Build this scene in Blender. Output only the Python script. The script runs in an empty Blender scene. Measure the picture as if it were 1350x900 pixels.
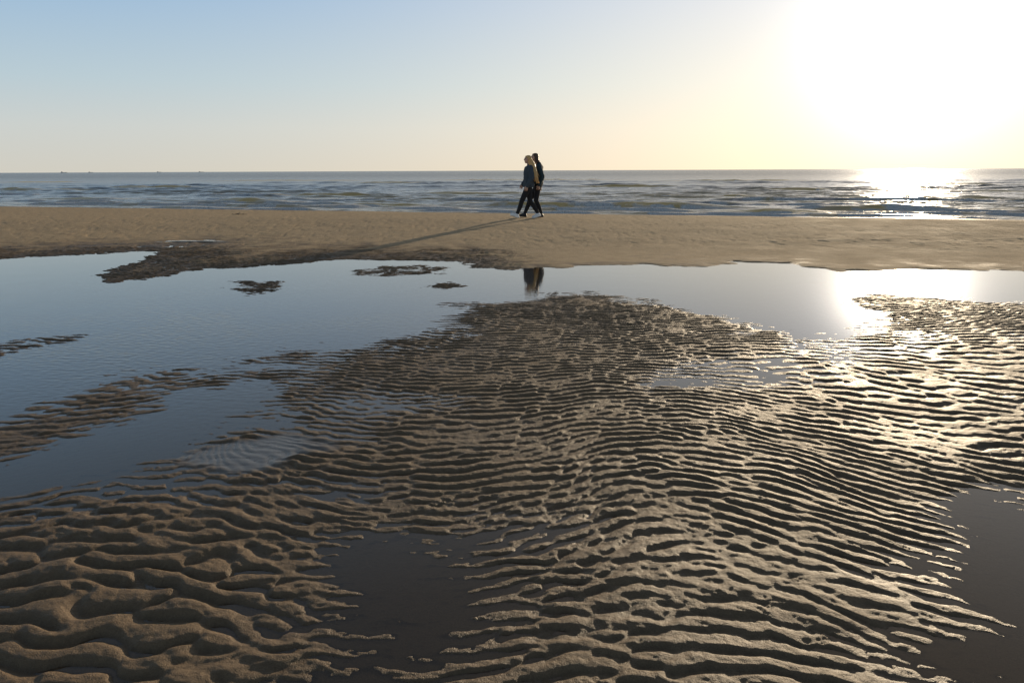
import bpy, bmesh, math, numpy as np
from mathutils import Vector, Matrix
scene=bpy.context.scene
scene.view_settings.view_transform='Standard'
scene.view_settings.look='None'
scene.view_settings.exposure=0
F=1034.0; PITCH=math.radians(12.28); ROLL=math.radians(0.25); H=1.5
SUN_EL=math.radians(8.0); SUN_AZ=math.radians(26.5)
def g2w(px,py,z=0.0):
    """survey point (photo measurement) -> world position on level z"""
    dx=(px-675)/F; dy=(450-py)/F
    c,s=math.cos(ROLL),math.sin(ROLL)
    dx,dy=dx*c+dy*s,-dx*s+dy*c
    y=math.cos(PITCH)+dy*math.sin(PITCH); zz=-math.sin(PITCH)+dy*math.cos(PITCH)
    zz=min(zz,-1e-3)
    t=(H-z)/-zz
    return (dx*t,y*t)
# ---------------------------------------------------------------- noise
TAB=np.random.RandomState(3).rand(256,256).astype(np.float32)
TAB2=np.random.RandomState(13).rand(256,256).astype(np.float32)
def vnoise(x,y,ox=0,oy=0):
    x=x+ox; y=y+oy
    xi=np.floor(x).astype(np.int64); yi=np.floor(y).astype(np.int64)
    fx=(x-xi); fy=(y-yi)
    fx=fx*fx*fx*(fx*(fx*6-15)+10); fy=fy*fy*fy*(fy*(fy*6-15)+10)
    a=TAB[yi&255,xi&255]; b=TAB[yi&255,(xi+1)&255]; c=TAB[(yi+1)&255,xi&255]; d=TAB[(yi+1)&255,(xi+1)&255]
    return ((a+(b-a)*fx)*(1-fy)+(c+(d-c)*fx)*fy)*2-1
def fbm(x,y,o=3,ox=0):
    r=0;a=1;t=0
    for i in range(o):
        r=r+a*vnoise(x*2**i+y*0.31*(i+1),y*2**i-x*0.27*(i+1),ox+17.3*i,ox*0.7+9.1*i); t+=a; a*=0.5
    return r/t
def sstep(a,b,x):
    t=np.clip((x-a)/(b-a),0,1); return t*t*(3-2*t)
def sdpoly(P,x,y):
    P=np.array(P); n=len(P)
    d=np.full(x.shape,1e18); inside=np.zeros(x.shape,bool)
    for i in range(n):
        ax,ay=P[i]; bx,by=P[(i+1)%n]
        ex,ey=bx-ax,by-ay; wx,wy=x-ax,y-ay
        t=np.clip((wx*ex+wy*ey)/(ex*ex+ey*ey+1e-12),0,1)
        d=np.minimum(d,(wx-ex*t)**2+(wy-ey*t)**2)
        c=((ay>y)!=(by>y))
        if ey!=0:
            xs=ax+(y-ay)*ex/ey
            inside^= c&(x<xs)
    d=np.sqrt(d); return np.where(inside,d,-d)
W=lambda pts:[g2w(*p) for p in pts]
shore_far=[(0,341),(60,338),(120,334),(210,331),(219,335),(190,343),(132,356),(124,364),(150,371),(190,368),(240,358),(300,352),(390,348),(430,343),(460,341),(500,342),(560,342),(615,344),(625,353),(660,357),(700,354),(760,352),(850,349),(930,353),(980,347),(1050,350),(1110,358),(1200,354),(1350,357)]
beach_poly=[(-60,14)]+W(shore_far)+[(60,11),(60,400),(-60,400)]
sand_poly=[(-40,3.0),(-12,4.5)]+W([(0,548),(90,525),(150,510),(200,492),(260,486),(310,480),(370,470),(450,462),(490,458),(540,448),(590,434),(632,414),(622,402),(690,395),(750,390),(810,391),(850,402),(910,414),(960,427),(1010,441),(1060,448),(1130,450),(1175,443),(1180,430),(1165,412),(1130,394),(1160,388),(1230,392),(1290,398),(1350,400)])+[(20,8.2),(60,8),(60,-30),(-40,-30)]
pool1=[(-9,3.6),(-9,3.0)]+W([(0,655),(40,648),(100,630),(160,615),(240,602),(290,582),(350,572),(405,558),(405,530),(375,500),(350,488),(290,495),(220,512),(195,548),(110,582),(40,600),(0,612)])
pool2=W([(475,655),(520,662),(560,688),(650,693),(730,700),(670,718),(600,740),(640,762),(690,790),(640,800),(600,830),(590,870),(560,900),(520,960),(330,960),(375,880),(372,840),(410,800),(445,780),(400,750),(440,715),(480,695)])
pool3=W([(1255,622),(1350,630),(1600,640),(1700,900),(1600,1000),(1350,905),(1270,885),(1205,850),(1240,800),(1190,765),(1225,735),(1235,700),(1205,682),(1240,652)])
isl=[W([(-60,456),(0,452),(60,443),(104,443),(90,450),(40,458),(0,472),(-60,480)]),
     W([(305,378),(318,371),(350,370),(372,373),(368,381),(340,387),(310,387)]),
     W([(562,376),(590,372),(616,374),(612,379),(580,382)]),
     W([(462,357),(500,351),(560,348),(583,352),(575,360),(530,364),(480,363)])]
# local highs/lows: px,py,half size x,y (m), dz
bumps=[(940,497,0.75,0.5,-0.014),(540,530,0.7,0.45,-0.013),(1250,450,2.4,1.2,-0.005),(1290,570,0.7,0.6,-0.003),
       (750,620,1.2,0.9,0.010),(1080,480,0.9,0.5,-0.005),(130,780,0.6,0.5,0.006),(1100,640,0.7,0.7,0.008),
       (1150,820,0.35,0.4,-0.004),(455,580,0.35,0.3,-0.009),(650,725,0.3,0.2,-0.006),(180,640,0.8,0.25,-0.011),(400,480,0.9,0.5,-0.008),(900,420,1.2,.6,0.004),(200,530,.5,.3,-.003),(290,492,0.55,0.45,-0.012)]
FAN=g2w(325,597); LUMP=g2w(90,820)
def low(x,y):
    sb=sdpoly(beach_poly,x,y)
    ss=sdpoly(sand_poly,x,y)
    sp=np.full(x.shape,-9.0)
    for p in (pool1,pool2,pool3): sp=np.maximum(sp,sdpoly(p,x,y))
    si=np.full(x.shape,-9.0)
    for p in isl: si=np.maximum(si,sdpoly(p,x,y))
    dz=np.zeros(x.shape)
    for (px,py,rx,ry,a) in bumps:
        cx,cy=g2w(px,py); dz+=a*np.exp(-((x-cx)/rx)**2-((y-cy)/ry)**2)
    return [sb,ss,si,dz,sp]
def ripple(x,y,lam,spread,dl,n,seed):
    r=np.random.RandomState(seed)
    A=np.zeros(x.shape,np.complex64)
    for i in range(n):
        th=r.normal(0,spread); k=2*math.pi/(lam*(1+np.clip(r.normal(0,dl),-.35,.6)))
        A+=np.exp(1j*((k*math.sin(th))*x+(k*math.cos(th))*y+r.rand()*6.283)).astype(np.complex64)
    return A/math.sqrt(n)
def prof(A,a,pw):
    t=(np.angle(A)+math.pi)/(2*math.pi); m=np.clip(np.abs(A)/0.75,0,1)**0.8
    t2=np.where(t<a,t/(2*a),0.5+(t-a)/(2*(1-a)))
    return (1-2*((1+np.cos(2*math.pi*t2))/2)**pw)*m
def surface(x,y,L):
    sb,ss,si,dz,sp=L
    n1=fbm(x*1.7,y*1.7,3,5.0); n2=fbm(x*0.7,y*0.7,2,31.0); n3=fbm(x*3.2,y*4.5,3,55.)
    sland=np.minimum(ss,-sp)+0.10*n1+0.08*n3; si=si+0.10*n1+0.14*n3-0.10; sbn=sb+0.22*n1+0.15*n2+0.18*n3
    dd=np.maximum(-sland,0)
    side=np.maximum(sstep(1.5,1.9,x),sstep(-.8,-1.2,x))
    depth=(0.0065+0.0035*side)*np.tanh(dd/(0.20-0.08*side))+0.0030*sstep(0.2,0.5,dd)+0.055*sstep(0.35,1.5,-ss)
    hs=np.where(sland>0,0.012*np.tanh(sland/0.45)+dz*sstep(-.1,.3,sland),-depth)+0.005*n2+0.0045*n1+0.0050*n3
    hi=np.where(si>0,-0.0012,-0.07*np.tanh(-si/1.0))+0.0045*n3
    c=y+0.33*x
    left=sstep(1.5,-1.5,x)
    top=0.19*sstep(0.0,9.0,sbn)+(0.014*np.tanh(np.maximum(sbn,0)/0.35))*left+(1-left)*0.018*np.tanh(np.maximum(sbn,0)/0.18)+0.008*n2*sstep(1,4,sbn)
    top=np.where(sbn>0,top*(1-left*0.65*sstep(3.0,0.6,sbn)),-0.06*np.tanh(-sbn/0.4))
    fall=np.clip(c-24.4+0.5*n2,0,None)
    hb=top-np.minimum(fall*0.048,3.0)
    h=np.maximum(np.maximum(hs,hi),hb)
    # ripple layers
    wx=x+0.10*fbm(x*1.5,y*1.5,2,50.); wy=y+0.07*fbm(x*1.2,y*1.0,2,80.)+0.015*fbm(x*5,y*5,2,81.)+0.22*vnoise(x*0.75,y*0.40,12.3,4.4)
    nr=sstep(7.5,3,y)
    q=(0.62*(np.sqrt((x-0.5)**2+0.4)-0.63)*sstep(-.5,1.0,x)+0.15*np.abs(np.minimum(x,0)))*nr+0.075*np.sin(x*0.6+1)
    A1=ripple(wx,wy+q,0.099,0.27,0.13,26,11)
    A2=ripple(wx+0.2*wy,wy+0.3*q,0.112,0.40,0.17,26,23)
    A3=ripple(wx,wy+0.5*q,0.046,0.6,0.2,14,5)
    lx=x+0.05*fbm(x*4,y*4,2,7.); ly=y+0.05*fbm(x*4,y*4,2,17.)
    A4=ripple(lx+0.15*ly,ly,0.132,0.52,0.16,24,53); A5=ripple(ly*0.25+lx,lx*.2-ly*.15,0.40,1.2,0.3,16,61)
    chunk=sstep(0.3,0.7,0.5+0.5*fbm(x*.9,y*.9,2,12.)+0.9*sstep(-.3,-1.5,x)*sstep(4.6,2.6,y)-0.42+0.30*sstep(4.2,2.6,y)-0.15*sstep(.8,1.6,x))
    lump=sstep(1.15,0.45,np.sqrt((x-LUMP[0])**2+1.2*(y-LUMP[1])**2)+0.25*n1)
    r1=prof(A1,0.30,1.8); r2=prof(A2,0.33,1.8); r3=prof(A3,0.4,1.0); r4=prof(A4,0.38,2.2)
    brk_=np.clip(0.90+0.60*fbm(x*5.0,y*7,2,91.),0.35,1.4)
    worn=1-0.55*sstep(0.18,0.5,fbm(x*1.5,y*1.9,3,151.))*sstep(7,4.5,y)
    amp=(0.0068+0.0026*fbm(x*1.2,y*1.2,2,66.))*brk_
    rip=(amp*r1*(1-chunk)+0.0086*r2*chunk*brk_)*(1-lump)*worn+(0.0112*r4+0.0045*np.clip(A5.real,-1.2,1.2))*lump+0.0012*r3*(1-.4*lump)
    deep=sstep(-1.2,-0.2,np.maximum(ss,si))*0.6+0.4
    wbeach=(sstep(2.6,0.9,sbn+0.5*n3)*left*1.7)*sstep(-.6,0.0,sbn)+0.03
    m=np.where(np.maximum(hs,hi)>hb,deep*(1+0.5*(hi>hs)),wbeach)
    fx,fy=FAN
    fd=np.sqrt(((x-fx-.05)/0.50)**2+((y-fy-.15*(x-fx))/0.32)**2)+0.35*n3+0.15*n1
    fan=sstep(1.0,0.55,fd)
    m=m*(1-0.93*fan)
    ang=np.arctan2(y-(fy+0.42),x-(fx-0.35))
    h=h*(1-fan*0.9)+fan*(0.0026)+fan*0.0012*np.sin(ang*66+9*fbm(x*4,y*4,3,3.))*(1+fbm(x*5,y*5,2,8.))
    h=h+rip*m
    h=h+(0.0020*fbm(x*13,y*13,3,9.)+0.0018*fbm(x*40,y*40,3,19.)*sstep(9,4,y))*np.where(hb>hs,0.5,1)*(1-.8*fan)*(1-.2*lump)
    # little worm casts and holes on the damp sand
    cast=sstep(0.50,0.75,fbm(x*9,y*9,2,131.))*sstep(0.1,.4,fbm(x*1.6,y*1.6,2,141.)+.15)
    h=h+cast*0.006*fbm(x*60,y*60,2,33.)*sstep(6,4,y)*(1-fan)
    h=h+0.010*fbm(x*3.5,y*2.5,3,27.)*left*sstep(2.6,1.0,sbn)*sstep(0,.5,sbn)
    pit=sstep(0.25,0.6,fbm(x*7.5,y*3.6,2,71.))*sstep(1.5,3.5,sbn)
    h=h-0.009*pit+0.0020*fbm(x*9,y*5,2,44.)*sstep(1.2,3,sbn)
    wet=np.where(hb>np.maximum(hs,hi),sstep(3.2,0.8,sbn+0.8*n2+1.1*n3+(1-left)*2.4),1.0)
    wet=np.maximum(wet,sstep(25.0,26.5,c))+fan
    return h,wet
def ground_z(x,y):
    X=np.array([x],float);Y=np.array([y],float)
    return float(surface(X,Y,low(X,Y))[0][0])
# ---------------------------------------------------------------- grid mesh
def grid_mesh(name,X,Y,Z,attrs={}):
    R,C=X.shape
    me=bpy.data.meshes.new(name)
    co=np.stack([X,Y,Z],-1).astype(np.float32).reshape(-1)
    me.vertices.add(R*C); me.vertices.foreach_set("co",co)
    idx=np.arange(R*C,dtype=np.int32).reshape(R,C)
    q=np.stack([idx[:-1,:-1],idx[:-1,1:],idx[1:,1:],idx[1:,:-1]],-1).reshape(-1)
    nf=(R-1)*(C-1)
    me.loops.add(nf*4); me.loops.foreach_set("vertex_index",q)
    me.polygons.add(nf); me.polygons.foreach_set("loop_start",np.arange(0,nf*4,4,dtype=np.int32))
    me.polygons.foreach_set("use_smooth",np.ones(nf,bool))
    me.update(calc_edges=True)
    for k,v in attrs.items():
        a=me.attributes.new(k,'FLOAT','POINT'); a.data.foreach_set("value",v.astype(np.float32).reshape(-1))
    ob=bpy.data.objects.new(name,me); scene.collection.objects.link(ob); return ob
def upsample(A,ri,ci,R,C):
    r=np.arange(R); c=np.arange(C)
    T=np.empty((R,A.shape[1]))
    for j in range(A.shape[1]): T[:,j]=np.interp(r,ri,A[:,j])
    O=np.empty((R,C))
    for i in range(R): O[i]=np.interp(c,ci,T[i])
    return O
ys=[-30,-12,-5,-2,0,0.6,1.0]
y=1.3
while y<16: ys.append(y); y*=1.0026
while y<45: ys.append(y); y*=1.006
while y<30000: ys.append(y); y*=1.35
ys=np.array(ys)
s=np.linspace(-1,1,1151); s=np.concatenate([[-40,-8,-3,-1.6,-1.2],s,[1.2,1.6,3,8,40]])
wid=np.where(ys>0,0.85*ys+1.0,1.0)
X=s[None,:]*wid[:,None]; Y=np.repeat(ys[:,None],len(s),1)
R,C=X.shape
ri=np.unique(np.concatenate([np.arange(0,R,4),[R-1]])); ci=np.unique(np.concatenate([np.arange(0,C,5),[C-1]]))
Ls=low(X[np.ix_(ri,ci)],Y[np.ix_(ri,ci)])
Lf=[upsample(a,ri,ci,R,C) for a in Ls]
Z,WET=surface(X,Y,Lf)
ground=grid_mesh("ground",X,Y,Z,{"wet":WET})
ground["kind"]="structure"; ground["label"]="rippled wet sand flat rising to a pale beach"
ground["category"]="beach"
# ---------------------------------------------------------------- material helpers
def newmat(n):
    m=bpy.data.materials.new(n); m.use_nodes=True; nt=m.node_tree; nt.nodes.clear()
    return m,nt,nt.nodes,nt.links
def N(nt,t,**k):
    n=nt.nodes.new(t)
    for a,b in k.items():
        if a in n.inputs: n.inputs[a].default_value=b
        else: setattr(n,a,b)
    return n
def mixc(nt,fac,a,b,blend='MIX'):
    n=nt.nodes.new('ShaderNodeMix'); n.data_type='RGBA'; n.blend_type=blend
    for i,v in ((0,fac),(6,a),(7,b)):
        if isinstance(v,bpy.types.NodeSocket): nt.links.new(v,n.inputs[i])
        else: n.inputs[i].default_value=v
    return n.outputs[2]
def math_(nt,op,a,b=None,c=None,clamp=False):
    n=nt.nodes.new('ShaderNodeMath'); n.operation=op; n.use_clamp=clamp
    for i,v in enumerate((a,b,c)):
        if v is None: continue
        if isinstance(v,bpy.types.NodeSocket): nt.links.new(v,n.inputs[i])
        else: n.inputs[i].default_value=v
    return n.outputs[0]
def mrange(nt,v,a,b,c,d):
    n=nt.nodes.new('ShaderNodeMapRange'); nt.links.new(v,n.inputs[0])
    for i,q in enumerate((a,b,c,d)): n.inputs[i+1].default_value=q
    return n.outputs[0]
def noise(nt,vec,scale,detail=3,rough=0.5):
    n=nt.nodes.new('ShaderNodeTexNoise'); n.inputs['Scale'].default_value=scale; n.inputs['Detail'].default_value=detail; n.inputs['Roughness'].default_value=rough
    nt.links.new(vec,n.inputs['Vector']); return n.outputs[0]
# sand
m,nt,nd,lk=newmat("sand")
geo=N(nt,'ShaderNodeNewGeometry'); pos=geo.outputs['Position']
sep=N(nt,'ShaderNodeSeparateXYZ'); lk.new(pos,sep.inputs[0])
wet=N(nt,'ShaderNodeAttribute',attribute_name="wet").outputs['Fac']
nb=noise(nt,pos,1.3,4); nf=noise(nt,pos,35,4,0.6); ng=noise(nt,pos,260,2,0.6); nm=noise(nt,pos,5,4,0.65)
dry=mixc(nt,nf,(0.55,0.395,0.23,1),(0.67,0.505,0.315,1))
dry=mixc(nt,mrange(nt,nm,0.35,0.7,0.0,0.40),dry,(0.36,0.25,0.145,1))
wetc=mixc(nt,nb,(0.145,0.100,0.058,1),(0.24,0.168,0.098,1))
wetc=mixc(nt,mrange(nt,nf,0.35,0.65,0.0,0.5),wetc,(0.125,0.086,0.051,1))
silt=mrange(nt,wet,1.0,2.0,0.0,1.0)
wetc=mixc(nt,silt,wetc,(0.11,0.10,0.088,1))
col=mixc(nt,math_(nt,'MINIMUM',wet,1.0),dry,wetc)
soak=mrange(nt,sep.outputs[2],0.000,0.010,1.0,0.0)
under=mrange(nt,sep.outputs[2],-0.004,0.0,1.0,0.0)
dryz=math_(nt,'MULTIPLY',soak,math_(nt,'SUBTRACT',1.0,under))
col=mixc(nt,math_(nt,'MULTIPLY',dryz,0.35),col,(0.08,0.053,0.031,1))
col=mixc(nt,math_(nt,'MULTIPLY',under,0.85),col,(0.40,0.255,0.135,1))
col=mixc(nt,mrange(nt,ng,0.3,0.7,0.0,0.42),col,(0.05,0.034,0.021,1))
pb=N(nt,'ShaderNodeBsdfPrincipled'); lk.new(col,pb.inputs['Base Color'])
r0=mrange(nt,wet,0,1,0.95,0.60); rr=math_(nt,'SUBTRACT',r0,math_(nt,'MULTIPLY',soak,0.12))
rr=math_(nt,'ADD',rr,mrange(nt,nb,0.3,0.7,-0.08,0.08)); rr=math_(nt,'SUBTRACT',rr,math_(nt,'MULTIPLY',silt,0.2)); lk.new(rr,pb.inputs['Roughness'])
sp=math_(nt,'ADD',mrange(nt,wet,0,1,0.06,0.17),math_(nt,'MULTIPLY',silt,0.25)); lk.new(sp,pb.inputs['Specular IOR Level'])
b1=N(nt,'ShaderNodeBump',Distance=0.0035); lk.new(ng,b1.inputs['Height']); lk.new(mrange(nt,silt,0,1,1.0,0.25),b1.inputs['Strength'])
b2=N(nt,'ShaderNodeBump',Distance=0.009); lk.new(nf,b2.inputs['Height']); lk.new(b1.outputs[0],b2.inputs['Normal']); lk.new(mrange(nt,silt,0,1,0.8,0.2),b2.inputs['Strength'])
lk.new(b2.outputs[0],pb.inputs['Normal'])
o=N(nt,'ShaderNodeOutputMaterial'); lk.new(pb.outputs[0],o.inputs[0])
ground.data.materials.append(m)
# pool water
m,nt,nd,lk=newmat("pool_water")
geo=N(nt,'ShaderNodeNewGeometry'); pos=geo.outputs['Position']
sep=N(nt,'ShaderNodeSeparateXYZ'); lk.new(pos,sep.inputs[0])
mp=N(nt,'ShaderNodeMapping'); mp.inputs['Scale'].default_value=(1,1.6,1); mp.inputs['Rotation'].default_value=(0,0,0.25); lk.new(pos,mp.inputs[0])
w1=noise(nt,mp.outputs[0],13,2,0.45); w2=noise(nt,pos,0.5,1)
reg=math_(nt,'MULTIPLY',mrange(nt,sep.outputs[0],1.0,-3.0,0,1),mrange(nt,sep.outputs[1],11.5,8.5,0,1))
reg=math_(nt,'MULTIPLY',reg,mrange(nt,sep.outputs[1],4.2,6,0,1))
amt=math_(nt,'ADD',math_(nt,'MULTIPLY',math_(nt,'MULTIPLY',reg,mrange(nt,w2,0.35,0.6,0.2,1)),0.22),0.006)
bp=N(nt,'ShaderNodeBump',Distance=0.02); lk.new(w1,bp.inputs['Height']); lk.new(amt,bp.inputs['Strength'])
fr=N(nt,'ShaderNodeFresnel',IOR=1.40); lk.new(bp.outputs[0],fr.inputs['Normal'])
gl=N(nt,'ShaderNodeBsdfGlossy',Roughness=0.045); lk.new(bp.outputs[0],gl.inputs['Normal']); gl.inputs[0].default_value=(1,1,1,1)
tr=N(nt,'ShaderNodeBsdfTransparent'); tr.inputs[0].default_value=(0.98,0.93,0.85,1)
mx=N(nt,'ShaderNodeMixShader'); lk.new(fr.outputs[0],mx.inputs[0]); lk.new(tr.outputs[0],mx.inputs[1]); lk.new(gl.outputs[0],mx.inputs[2])
o=N(nt,'ShaderNodeOutputMaterial'); lk.new(mx.outputs[0],o.inputs[0]); matpool=m
me=bpy.data.meshes.new("tide_pool")
me.from_pydata([(-45,-12,0),(45,-12,0),(45,19-0.33*45,0),(-45,19+0.33*45,0)],[],[(0,1,2,3)])
pool=bpy.data.objects.new("tide_pool",me); scene.collection.objects.link(pool); me.materials.append(matpool)
pool["kind"]="structure"; pool["label"]="calm shallow tide pool reflecting the evening sky"; pool["category"]="water"
# ---------------------------------------------------------------- sea
ys=[];y=17.0
while y<110: ys.append(y); y*=1.0032
while y<1200: ys.append(y); y*=1.012
while y<40000: ys.append(y); y*=1.12
ys=np.array(ys); s=np.linspace(-1,1,801); s=np.concatenate([[-4,-1.5],s,[1.5,4]])
X=s[None,:]*(0.85*ys+5)[:,None]; Y=np.repeat(ys[:,None],len(s),1)
c=Y+0.33*X; along=X-0.33*Y
Z=np.zeros(X.shape); SL=0.02
r=np.random.RandomState(5)
dyr=np.gradient(ys)[:,None]
depthf=sstep(27,40,c)
for i in range(52):
    lam=0.35*(5.5/0.35)**(i/51.0); th=0.31+r.normal(0,0.30); k=2*math.pi/lam
    a=0.0068*lam**0.50*(0.6+0.8*r.rand())
    fade=np.clip((lam/dyr-2.2)/3,0,1)
    ph=k*(math.sin(th)*X+math.cos(th)*Y)+r.rand()*6.28+0.8*vnoise(X*0.05,Y*0.05,i*3.)
    Z+=a*fade*(np.sin(ph)+0.25*np.cos(2*ph))*(0.3+0.7*depthf)
env=0.55+1.0*np.clip(vnoise(along*0.05,c*0.12,7.)+0.3,0,1)
Z*=env
FOAM=np.zeros(X.shape); OL=np.zeros(X.shape)
brk=[(800,272,150,0.22,1.0),(640,268,60,0.16,.8),(340,267,75,0.20,.6),(210,247,75,0.20,.3),(520,241,50,0.22,.2),(820,246,70,0.22,.3),(1010,281,70,0.17,.8),(1230,276,190,0.17,.9),(1200,262,130,0.19,.7),(1080,250,90,0.17,.4),(60,250,70,0.17,.3),(130,262,90,0.15,.7),(420,257,110,0.16,.5),(660,255,130,0.16,.5),(960,258,120,0.16,.5),(60,240,60,.2,.1),(380,238,100,.2,.1),(700,237,120,.2,.1),(980,238,100,.2,.1),(1250,243,100,.2,.1),(1320,252,60,.15,.3),(500,271,90,.14,.9)]
for (px,py,hw,A,fm) in brk:
    cx,cy=g2w(px,py,SL+0.05); hx=hw/F*cy
    u=(X-cx)/hx; w=np.exp(-np.abs(u)**3)*(0.75+0.35*vnoise(X*0.8,cy*0+X*0,px))
    d=(Y+0.20*X)-(cy+0.20*cx)+0.3*vnoise(X*0.35,X*0+py,px)
    sc=1+max(0,(cy-35)/40)
    p=np.where(d<0,np.exp(-(d/(0.42*sc))**2),np.exp(-(d/(1.5*sc))**2))
    Z+=A*w*p
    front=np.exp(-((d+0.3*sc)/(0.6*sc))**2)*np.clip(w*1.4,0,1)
    OL=np.maximum(OL,front)  # mask for wave fronts whose see-through sunlight is painted as olive
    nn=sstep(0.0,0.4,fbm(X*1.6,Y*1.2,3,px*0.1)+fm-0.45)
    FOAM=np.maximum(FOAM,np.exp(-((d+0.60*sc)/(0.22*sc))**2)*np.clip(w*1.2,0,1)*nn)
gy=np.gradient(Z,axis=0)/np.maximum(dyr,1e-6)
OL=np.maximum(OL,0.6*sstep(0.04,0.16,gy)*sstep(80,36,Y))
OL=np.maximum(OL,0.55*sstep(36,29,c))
# small spilling wavelets along the water's edge
for c0,ht,st,sd_ in ((28.4,0.065,1.1,2.),(30.4,0.11,1.0,5.),(33.2,0.13,1.0,8.),(37.5,0.14,.9,11.),(43,0.15,.7,15.)):
    d=c-c0-1.0*fbm(X*0.28,Y*0.1,3,sd_)
    run=sstep(-0.25,0.12,fbm(X*0.16,Y*0.05,2,c0)+0.10)
    Z+=ht*run*np.where(d<0,np.exp(-(d/0.28)**2),np.exp(-(d/0.9)**2))
    g=np.exp(-((d+0.16)/0.28)**2)*run*st*sstep(-0.5,0.2,fbm(X*1.1,Y*.6,2,c0+3))
    FOAM=np.maximum(FOAM,g)
FOAM=FOAM*(0.9+0.6*fbm(X*7,Y*5,2,1.))
sea=grid_mesh("sea",X,Y,Z+SL,{"foam":np.clip(FOAM,0,1),"olive":np.clip(OL,0,1)})
sea["kind"]="structure"; sea["label"]="choppy grey blue sea with low breaking waves"; sea["category"]="sea"
m,nt,nd,lk=newmat("sea_water")
geo=N(nt,'ShaderNodeNewGeometry'); pos=geo.outputs['Position']
sep=N(nt,'ShaderNodeSeparateXYZ'); lk.new(pos,sep.inputs[0])
foam=N(nt,'ShaderNodeAttribute',attribute_name="foam").outputs['Fac']; ol=N(nt,'ShaderNodeAttribute',attribute_name="olive").outputs['Fac']
mp=N(nt,'ShaderNodeMapping'); mp.inputs['Scale'].default_value=(0.55,1.0,1); mp.inputs['Rotation'].default_value=(0,0,0.3); lk.new(pos,mp.inputs[0])
a1=noise(nt,mp.outputs[0],4.5,3,0.6); a2=noise(nt,mp.outputs[0],0.9,4,0.6); a3=noise(nt,mp.outputs[0],0.12,4,0.6); a4=noise(nt,pos,6,3,0.7)
b1=N(nt,'ShaderNodeBump',Strength=0.9,Distance=0.05); lk.new(a1,b1.inputs['Height'])
b2=N(nt,'ShaderNodeBump',Strength=0.9,Distance=0.18); lk.new(a2,b2.inputs['Height']); lk.new(b1.outputs[0],b2.inputs['Normal'])
b3=N(nt,'ShaderNodeBump',Strength=1.0); lk.new(a4,b3.inputs['Height']); lk.new(mrange(nt,foam,0.1,0.5,0.0,0.7),b3.inputs['Distance']); lk.new(b2.outputs[0],b3.inputs['Normal'])
wc=mixc(nt,mrange(nt,a3,0.35,0.65,0,1),(0.12,0.14,0.16,1),(0.19,0.205,0.22,1))
wc=mixc(nt,ol,wc,(0.58,0.40,0.15,1))  # wave faces: sun shining through the water is put into the diffuse colour
wc=mixc(nt,mrange(nt,foam,0.1,0.5,0,1),wc,(0.94,0.93,0.90,1))
df=N(nt,'ShaderNodeBsdfDiffuse'); lk.new(wc,df.inputs[0]); lk.new(b3.outputs[0],df.inputs['Normal'])
gl=N(nt,'ShaderNodeBsdfGlossy'); gl.inputs[0].default_value=(1,1,1,1); lk.new(b2.outputs[0],gl.inputs['Normal'])
lk.new(mrange(nt,foam,0,0.6,0.17,0.8),gl.inputs['Roughness'])
fr=N(nt,'ShaderNodeFresnel',IOR=1.33); lk.new(b2.outputs[0],fr.inputs['Normal'])
lim=mrange(nt,sep.outputs[1],30,250,0.85,0.50)
ff=math_(nt,'MULTIPLY',fr.outputs[0],lim); ff=math_(nt,'MULTIPLY',ff,mrange(nt,foam,0,0.6,1,0.1))
ff=math_(nt,'MULTIPLY',ff,mrange(nt,ol,0,1,1,0.7))
mx=N(nt,'ShaderNodeMixShader'); lk.new(ff,mx.inputs[0]); lk.new(df.outputs[0],mx.inputs[1]); lk.new(gl.outputs[0],mx.inputs[2])
o=N(nt,'ShaderNodeOutputMaterial'); lk.new(mx.outputs[0],o.inputs[0]); sea.data.materials.append(m)
# ---------------------------------------------------------------- simple materials
def simple(name,col,rough=0.8,nscale=40,var=0.3,bump=0.002,sheen=0,trans=0):
    m,nt,nd,lk=newmat(name)
    tc=N(nt,'ShaderNodeTexCoord'); n=noise(nt,tc.outputs['Object'],nscale,3,0.6)
    c2=tuple(v*(1-var) for v in col)+(1,); c1=tuple(min(1,v*(1+var)) for v in col)+(1,)
    cc=mixc(nt,n,c2,c1); pb=N(nt,'ShaderNodeBsdfPrincipled',Roughness=rough); lk.new(cc,pb.inputs['Base Color'])
    b=N(nt,'ShaderNodeBump',Strength=0.5,Distance=bump); lk.new(n,b.inputs['Height']); lk.new(b.outputs[0],pb.inputs['Normal'])
    o=N(nt,'ShaderNodeOutputMaterial')
    if trans>0:
        t=N(nt,'ShaderNodeBsdfTranslucent'); lk.new(cc,t.inputs[0]); mx=N(nt,'ShaderNodeMixShader'); mx.inputs[0].default_value=trans
        lk.new(pb.outputs[0],mx.inputs[1]); lk.new(t.outputs[0],mx.inputs[2]); lk.new(mx.outputs[0],o.inputs[0])
    else: lk.new(pb.outputs[0],o.inputs[0])
    return m
SKIN=simple("skin",(0.55,0.33,0.24),0.5,60,0.08,0.0005)
DENIM=simple("denim",(0.050,0.068,0.085),0.9,90,0.3,0.003)
TEAL=simple("teal_fabric",(0.015,0.038,0.048),0.8,60,0.3,0.003)
BLACK=simple("black_fabric",(0.014,0.013,0.014),0.85,60,0.3,0.002)
WHITE=simple("white_leather",(0.85,0.84,0.82),0.6,50,0.05,0.001)
DARKSH=simple("dark_leather",(0.02,0.02,0.022),0.5,50,0.2,0.001)
BLOND=simple("blond_hair",(0.84,0.58,0.26),0.5,120,0.15,0.002,trans=0.4)
BROWN=simple("brown_hair",(0.10,0.055,0.028),0.5,120,0.3,0.002,trans=0.2)
EYE=simple("eye_dark",(0.03,0.02,0.015),0.2,40,0.1,0.0)
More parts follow.
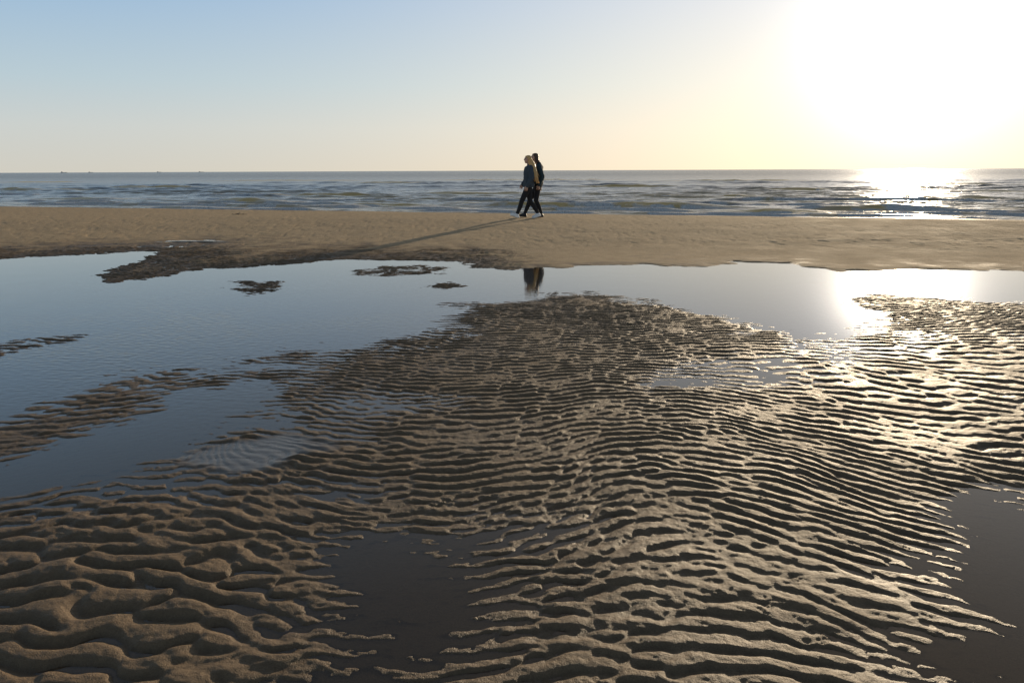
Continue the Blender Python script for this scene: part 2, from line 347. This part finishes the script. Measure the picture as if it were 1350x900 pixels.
WOOD=simple("driftwood",(0.12,0.085,0.055),0.9,40,0.4,0.004)
HULL=simple("ship_hull",(0.30,0.32,0.36),0.8,0.3,0.1,0.0)
# ---------------------------------------------------------------- blobs -> continuous mesh
SPH=[]
for i in range(1,8):
    a=math.pi*i/8
    for j in range(14):
        b=2*math.pi*j/14; SPH.append((math.sin(a)*math.cos(b),math.sin(a)*math.sin(b),math.cos(a)))
SPH+=[(0,0,1),(0,0,-1)]
class Blob:
    def __init__(s,conv): s.bm=bmesh.new(); s.conv=conv
    def hull(s,*bl):
        vs=[]
        for (c,rad) in bl:
            if not hasattr(rad,'__len__'): rad=(rad,)*3
            for d in SPH:
                p=(c[0]+d[0]*rad[0],c[1]+d[1]*rad[1],c[2]+d[2]*rad[2]); vs.append(s.bm.verts.new(s.conv(p)))
        res=bmesh.ops.convex_hull(s.bm,input=vs)
        junk=[v for v in set(res['geom_interior']+res['geom_unused']) if isinstance(v,bmesh.types.BMVert)]
        if junk: bmesh.ops.delete(s.bm,geom=junk,context='VERTS')
    def chain(s,pts):
        for a,b in zip(pts[:-1],pts[1:]): s.hull(a,b)
    def make(s,name,mat,parent,voxel=0.008,sm=3,label=None):
        bmesh.ops.recalc_face_normals(s.bm,faces=s.bm.faces[:])
        me=bpy.data.meshes.new(name); s.bm.to_mesh(me); s.bm.free()
        ob=bpy.data.objects.new(name,me); scene.collection.objects.link(ob)
        if voxel:
            r=ob.modifiers.new("r",'REMESH'); r.mode='VOXEL'; r.voxel_size=voxel; r.use_smooth_shade=True
            if sm:
                q=ob.modifiers.new("s",'SMOOTH'); q.factor=0.5; q.iterations=sm
            dg=bpy.context.evaluated_depsgraph_get(); dg.update()
            me2=bpy.data.meshes.new_from_object(ob.evaluated_get(dg)); me2.name=name
            ob.modifiers.clear(); ob.data=me2
        ob.data.polygons.foreach_set("use_smooth",np.ones(len(ob.data.polygons),bool))
        ob.data.materials.clear(); ob.data.materials.append(mat)
        if parent: ob.parent=parent
        if label: ob["label"]=label
        return ob
def person(loc,yaw,P,label):
    root=bpy.data.objects.new("person",None); scene.collection.objects.link(root)
    root.location=loc; root.rotation_euler=(0,0,yaw); root.empty_display_size=0.2
    root["label"]=label; root["category"]="person"
    cv=lambda p:(-p[0],-p[1],p[2])
    hx,hz=P['head']; hs=P.get('hy',0)
    b=Blob(cv)
    # head, jaw, nose, lips, brow, ears
    b.hull(((hx-0.012,hs,hz+0.012),(0.090,0.074,0.092)),((hx+0.025,hs,hz-0.045),(0.058,0.056,0.055)),((hx+0.045,hs,hz-0.085),(0.028,0.030,0.022)))
    b.hull(((hx+0.080,hs,hz+0.022),0.010),((hx+0.096,hs,hz-0.020),0.011),((hx+0.075,hs,hz-0.020),0.018))
    b.hull(((hx+0.072,hs,hz-0.055),(0.016,0.024,0.010)))
    b.hull(((hx+0.070,hs,hz+0.038),(0.016,0.055,0.010)))
    for sg in (1,-1): b.hull(((hx-0.010,hs+sg*0.076,hz+0.012),(0.018,0.010,0.025)),((hx-0.004,hs+sg*0.072,hz-0.022),(0.010,0.008,0.012)))
    b.hull(((hx-0.02,hs,hz-0.06),0.055),((hx*0.5-0.045,0,1.40*P['k']),0.060))
    k=P['k']
    sh=1.37*k; pel=0.90*k
    b.hull(((-0.01,0,1.33*k),(0.10,0.155,0.09)),((0,0,1.20*k),(0.10,0.135,0.08)))
    b.hull(((0,0,1.20*k),(0.10,0.135,0.08)),((0,0,1.05*k),(0.085,0.115,0.07)))
    b.hull(((0,0,1.05*k),(0.085,0.115,0.07)),((-0.01,0,pel),(0.105,0.150,0.09)))
    for A in P['arms']:
        b.chain([(A[0],0.058),(A[1],0.043),(A[2],0.028)])
        # hand
        w=Vector(A[2]); d=(Vector(A[2])-Vector(A[1])).normalized(); d=(d+Vector((0.05,0,-0.4))).normalized()
        side=1 if A[0][1]>0 else -1
        across=Vector((1,0,0))-d*d.x; across.normalize(); nrm=Vector((0,-side,0))
        b.hull((tuple(w),0.024),(tuple(w+d*0.085+across*0.024),(0.018,0.013,0.016)),(tuple(w+d*0.085-across*0.024),(0.017,0.013,0.016)),(tuple(w+d*0.03+across*0.02),0.016))
        for fi,(o_,ln) in enumerate(((0.036,0.068),(0.012,0.078),(-0.012,0.072),(-0.035,0.056))):
            r0=w+d*0.090+across*o_; r1=r0+(d*0.9+nrm*0.35+across*o_*2.5).normalized()*ln*0.5; r2=r1+(d*0.6+nrm*0.8).normalized()*ln*0.5
            b.chain([(tuple(r0),0.0095),(tuple(r1),0.0088),(tuple(r2),0.0075)])
        t0=w+d*0.030+across*0.024; t1=t0+(d*0.6+across*0.7+nrm*0.2).normalized()*0.038; t2=t1+(d*0.95+across*0.15+nrm*0.3).normalized()*0.030
        b.chain([(tuple(t0),0.013),(tuple(t1),0.011),(tuple(t2),0.009)])
    for Lg in P['legs']:
        b.chain([(Lg[0],(0.085,0.080,0.085)),(Lg[1],0.052),((Vector(Lg[1])*0.62+Vector(Lg[2])*0.38)-Vector((0.012,0,0)),0.052),(Lg[2],0.034)])
        b.hull((Lg[4],0.026),(tuple(Vector(Lg[3])-Vector((0.02,0,0))),(0.030,0.030,0.014)))
        b.hull((Lg[2],0.034),(Lg[4],0.026))
    b.make("body",SKIN,root,0.005,1)
    for sg in (1,-1):
        e=Blob(cv); e.hull(((hx+0.068,hs+sg*0.030,hz+0.012),(0.009,0.012,0.007))); e.make("eye",EYE,root,0)
    # jacket
    b=Blob(cv); puff=P['puff']
    b.hull(((-0.015,0,1.34*k),(0.115+puff,0.185+puff,0.085)),((0,0,1.20*k),(0.120+puff,0.160+puff,0.08)))
    b.hull(((0,0,1.20*k),(0.120+puff,0.160+puff,0.08)),((0,0,1.02*k),(0.118+puff,0.150+puff,0.06)))
    b.hull(((0,0,1.02*k),(0.118+puff,0.150+puff,0.06)),((0,0,P['hem']),(0.125+puff,0.165+puff,0.03)))
    b.hull(((0,0,P['hem']),(0.132+puff,0.172+puff,0.022)))
    b.hull(((-0.03,0,1.40*k),(0.075,0.085,0.035)),((hx*0.4-0.04,0,1.455*k),(0.074,0.074,0.026)))
    for A in P['arms']:
        b.chain([(A[0],0.080),(A[1],0.062+puff*0.5),(tuple(Vector(A[2])),0.044+puff*0.4)])
        m1=Vector(A[0]).lerp(Vector(A[1]),0.55); b.hull((tuple(m1),0.073+puff*0.4)); 
        m2=Vector(A[1]).lerp(Vector(A[2]),0.35); b.hull((tuple(m2),0.060+puff*0.5))
        m3=Vector(A[1]).lerp(Vector(A[2]),0.93); b.hull((tuple(m3),0.050+puff*0.3))
    j=b.make("jacket",P['jmat'],root,0.009,2,P['jlabel'])
    tx=bpy.data.textures.new("folds",'CLOUDS'); tx.noise_scale=0.09
    dm=j.modifiers.new("folds",'DISPLACE'); dm.texture=tx; dm.strength=0.022; dm.mid_level=0.5
    # trousers
    b=Blob(cv)
    b.hull(((0,0,1.0*k),(0.095,0.128,0.05)),((-0.012,0,pel),(0.122,0.162,0.085)))
    for Lg in P['legs']:
        b.hull(((-0.012,Lg[0][1]*0.6,pel),(0.116,0.102,0.085)),(Lg[0],(0.104,0.092,0.09)))
        b.chain([(Lg[0],(0.104,0.092,0.09)),(Lg[1],0.068),((Vector(Lg[1])*0.62+Vector(Lg[2])*0.38)-Vector((0.012,0,0)),0.066),(tuple(Vector(Lg[2])*0.94+Vector(Lg[1])*0.06),0.048)])
    b.make("trousers",BLACK,root,0.009,3)
    for Lg in P['legs']:
        b=Blob(cv); an,heel,toe=Vector(Lg[2]),Vector(Lg[4]),Vector(Lg[3])
        up=Vector((0,0,0.030))
        b.hull((tuple(an-Vector((0,0,0.02))),0.052),(tuple(heel),(0.046,0.044,0.038)),(tuple(heel.lerp(toe,0.5)+up),(0.047,0.046,0.036)))
        b.hull((tuple(heel.lerp(toe,0.35)+up),(0.047,0.046,0.038)),(tuple(toe+Vector((0,0,0.006))),(0.052,0.047,0.033)),(tuple(heel.lerp(toe,0.45)),(0.042,0.048,0.034)))
        dn=Vector((0,0,-0.020))
        b.hull((tuple(heel+dn),(0.050,0.048,0.013)),(tuple(toe+dn),(0.057,0.052,0.012)))
        b.make("shoe",P['smat'],root,0.006,2)
    # hair
    b=Blob(cv); rr=np.random.RandomState(P['seed'])
    b.hull(((hx-0.030,hs,hz+0.028),(0.088,0.086,0.082)),((hx-0.045,hs,hz-0.02),(0.070,0.084,0.06)))
    b.hull(((hx+0.028,hs,hz+0.072),(0.040,0.060,0.024)),((hx-0.02,hs,hz+0.080),(0.06,0.06,0.03)))
    if P['long']:
        bk=P['back']; L0=P['long']
        if L0>0.3:   # solid fall of hair lying over the back and shoulder of the jacket
            b.chain([((hx-0.06,hs,hz-0.02),(0.070,0.095,0.07)),((hx-0.12,0.02,hz-0.16),(0.095,0.185,0.07)),((hx-0.16,0.03,hz-0.30),(0.090,0.200,0.06)),((hx-0.20,0.03,hz-L0+0.06),(0.060,0.150,0.03))])
        for i in range(76):
            a=math.radians(rr.uniform(80,280)); ca,sa=math.cos(a),math.sin(a)
            L=L0*(0.80+0.35*rr.rand())
            p0=Vector((hx-0.02+0.070*ca,hs+0.080*sa,hz+0.02+0.03*rr.rand()))
            p1=Vector((hx-0.04-0.15*bk+0.070*ca,hs*0.8+0.095*sa,hz-0.08))
            p2=Vector((hx-0.05-bk*0.75+0.065*ca+0.01*rr.randn(),0.21*sa if L0>.3 else .11*sa,hz-0.08-0.5*(L-.08)))
            p3=p2+Vector((-0.35*bk+0.02*rr.randn(),0.012*rr.randn(),-0.5*(L-.08)))
            b.chain([(tuple(p0),0.018),(tuple(p1),0.017),(tuple(p2),0.015),(tuple(p3),0.006)])
    b.make("hair",P['hmat'],root,0.006,1,P['hlabel'])
    if P.get('shirt'):
        b=Blob(cv); b.hull(((0,0,P['hem']-0.035),(0.125,0.165,0.035)),((0,0,P['hem']+.02),(0.12,0.16,0.03))); b.make("shirt_hem",WHITE,root,0.01,2,"white shirt hem showing below the jacket")
    return root
p1x,p1y=g2w(697,289,0.19); p1z=ground_z(p1x,p1y)
P1=dict(k=1.0,head=(0.03,1.585),puff=0.024,hem=0.86,jmat=DENIM,jlabel="loose blue denim jacket",smat=WHITE,hmat=BLOND,hlabel="long blond hair falling down the back",long=0.56,back=0.14,seed=1,
 arms=[((-0.02,0.185,1.355),(-0.045,0.235,1.10),(0.07,0.235,0.885)),((-0.02,-0.185,1.355),(0.0,-0.23,1.09),(0.13,-0.21,0.92))],
 legs=[((0.01,0.085,0.87),(0.20,0.085,0.49),(0.335,0.08,0.125),(0.475,0.085,0.120),(0.315,0.08,0.055)),
       ((-0.01,-0.085,0.87),(-0.05,-0.085,0.465),(-0.28,-0.08,0.130),(-0.15,-0.08,0.034),(-0.305,-0.08,0.082))])
person((p1x,p1y,p1z+0.002),math.radians(8),P1,"walking person in blue denim jacket, black trousers and white trainers")
p2x,p2y=p1x+0.27,p1y+0.40; p2z=ground_z(p2x,p2y)
P2=dict(k=1.03,head=(0.10,1.645),puff=0.018,hem=0.93,jmat=TEAL,jlabel="dark teal hooded jacket",smat=DARKSH,hmat=BROWN,hlabel="brown hair",long=0.14,back=0.0,seed=4,shirt=True,
 arms=[((-0.02,0.185,1.38),(-0.10,0.225,1.13),(-0.02,0.235,0.90)),((-0.02,-0.185,1.38),(-0.12,-0.23,1.12),(-0.08,-0.22,0.87))],
 legs=[((0.01,0.085,0.88),(0.06,0.085,0.47),(-0.09,0.08,0.10),(0.06,0.08,0.034),(-0.115,0.08,0.045)),
       ((0.0,-0.085,0.88),(0.22,-0.085,0.50),(0.37,-0.08,0.11),(0.51,-0.085,0.05),(0.35,-0.08,0.04))])
person((p2x,p2y,p2z+0.002),math.radians(0),P2,"walking person in dark teal jacket, black trousers and dark shoes")
# ---------------------------------------------------------------- beach litter
def twig(px,py,ln,yaw,name,mat,label,cat,seed):
    r=np.random.RandomState(seed); x,y=g2w(px,py,0.17); z=ground_z(x,y)
    b=Blob(lambda p:p); pts=[]
    for i in range(6):
        t=i/5-0.5; pts.append(((t*ln,0.05*r.randn()*ln*2,0.008+0.01*r.rand()+0.015*(i==2)),0.012*(1.2-abs(t))+0.003*r.rand()))
    b.chain(pts)
    for i in (1,2,4):
        q=Vector(pts[i][0]); e=q+Vector((0.12*r.randn()*ln*2,0.2*ln*r.randn(),0.02+0.02*r.rand())); b.chain([(tuple(q),0.009),(tuple(e),0.005)])
    ob=b.make(name,mat,None,0.005,1); ob.location=(x,y,z-0.004); ob.rotation_euler=(0,0,yaw)
    ob["label"]=label; ob["category"]=cat
twig(315,284,0.5,0.2,"driftwood",WOOD,"dark branched driftwood stick lying on the sand","driftwood",1)
# ---------------------------------------------------------------- distant ships
def ship(px,ln,hh,seed):
    D=3600.0; x=(px-675)/F*D/math.cos(PITCH)
    root=bpy.data.objects.new("cargo_ship",None); scene.collection.objects.link(root); root.location=(x,D,SL)
    root["label"]="distant grey cargo ship on the horizon"; root["category"]="ship"; root["group"]="ships on the horizon"
    def prism(name,pts,w):
        bm=bmesh.new(); f=[bm.verts.new((a,-w,z)) for a,z in pts]; g=[bm.verts.new((a,w,z)) for a,z in pts]
        bm.faces.new(f); bm.faces.new(g[::-1]); n=len(pts)
        for i in range(n): bm.faces.new((f[i],g[i],g[(i+1)%n],f[(i+1)%n]))
        bmesh.ops.recalc_face_normals(bm,faces=bm.faces[:])
        me=bpy.data.meshes.new(name); bm.to_mesh(me); bm.free(); me.materials.append(HULL)
        o=bpy.data.objects.new(name,me); scene.collection.objects.link(o); o.parent=root
    prism("hull",[(-ln/2,-1),(ln/2-2,-1),(ln/2,hh*.45),(ln/2-5,hh*.40),(-ln/2+2,hh*.38),(-ln/2-1,hh*.42)],3)
    prism("bridge",[(-ln*.42,hh*.38),(-ln*.24,hh*.38),(-ln*.26,hh*.85),(-ln*.3,hh*.85),(-ln*.3,hh),(-ln*.34,hh),(-ln*.34,hh*.85),(-ln*.41,hh*.85)],2.5)
for a in ((112,26,6,1),(146,20,5,2),(232,18,5,3),(285,22,4.5,4)): ship(*a)
# ---------------------------------------------------------------- light
sd=Vector((math.sin(SUN_AZ)*math.cos(SUN_EL),math.cos(SUN_AZ)*math.cos(SUN_EL),math.sin(SUN_EL)))
sl=bpy.data.lights.new("sun",'SUN'); sl.energy=5.0; sl.angle=math.radians(0.55); sl.color=(1.0,0.80,0.55)
so=bpy.data.objects.new("sun",sl); scene.collection.objects.link(so); so.rotation_euler=(-sd).to_track_quat('-Z','Y').to_euler()
w=bpy.data.worlds.new("World"); scene.world=w; w.use_nodes=True; nt=w.node_tree; nt.nodes.clear(); lk=nt.links
sky=N(nt,'ShaderNodeTexSky'); sky.sky_type='NISHITA'; sky.sun_disc=False; sky.sun_elevation=SUN_EL; sky.sun_rotation=SUN_AZ
sky.air_density=1.0; sky.dust_density=1.2; sky.ozone_density=1.5
tc=N(nt,'ShaderNodeTexCoord')
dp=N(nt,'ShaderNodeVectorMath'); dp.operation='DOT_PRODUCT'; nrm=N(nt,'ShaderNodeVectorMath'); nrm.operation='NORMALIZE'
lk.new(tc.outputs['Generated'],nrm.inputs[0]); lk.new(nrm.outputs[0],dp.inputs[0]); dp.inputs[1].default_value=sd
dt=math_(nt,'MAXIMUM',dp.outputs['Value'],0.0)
def scl(sock,v):
    n=nt.nodes.new('ShaderNodeVectorMath'); n.operation='SCALE'
    if isinstance(sock,bpy.types.NodeSocket): lk.new(sock,n.inputs[0])
    else: n.inputs[0].default_value=sock
    if isinstance(v,bpy.types.NodeSocket): lk.new(v,n.inputs['Scale'])
    else: n.inputs['Scale'].default_value=v
    return n.outputs[0]
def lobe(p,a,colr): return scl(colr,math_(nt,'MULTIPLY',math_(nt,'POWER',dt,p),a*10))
def addv(a,b):
    n=nt.nodes.new('ShaderNodeVectorMath'); n.operation='ADD'; lk.new(a,n.inputs[0]); lk.new(b,n.inputs[1]); return n.outputs[0]
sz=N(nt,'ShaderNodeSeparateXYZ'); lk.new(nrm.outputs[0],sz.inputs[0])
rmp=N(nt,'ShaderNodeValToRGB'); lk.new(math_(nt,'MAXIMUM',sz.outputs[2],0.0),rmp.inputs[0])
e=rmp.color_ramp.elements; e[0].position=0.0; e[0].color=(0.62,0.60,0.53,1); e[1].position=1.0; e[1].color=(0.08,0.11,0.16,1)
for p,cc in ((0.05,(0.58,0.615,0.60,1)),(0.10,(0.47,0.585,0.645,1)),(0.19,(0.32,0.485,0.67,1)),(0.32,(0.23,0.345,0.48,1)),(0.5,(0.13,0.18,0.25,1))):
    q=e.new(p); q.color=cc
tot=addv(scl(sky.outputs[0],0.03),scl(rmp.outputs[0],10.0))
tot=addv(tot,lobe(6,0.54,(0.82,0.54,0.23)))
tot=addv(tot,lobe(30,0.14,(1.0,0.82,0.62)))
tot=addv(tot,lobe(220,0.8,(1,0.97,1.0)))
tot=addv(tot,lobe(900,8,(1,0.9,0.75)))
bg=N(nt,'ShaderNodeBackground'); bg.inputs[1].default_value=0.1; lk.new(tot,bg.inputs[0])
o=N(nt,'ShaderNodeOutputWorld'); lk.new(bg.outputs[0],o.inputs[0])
# ---------------------------------------------------------------- camera
cam=bpy.data.cameras.new("camera"); cam.sensor_width=36; cam.lens=F/1350*36; cam.clip_start=0.05; cam.clip_end=90000
co=bpy.data.objects.new("camera",cam); scene.collection.objects.link(co); co.location=(0,0,H)
co.rotation_euler=(Matrix.Rotation(math.pi/2-PITCH,3,'X')@Matrix.Rotation(-ROLL,3,'Z')).to_euler()
scene.camera=co
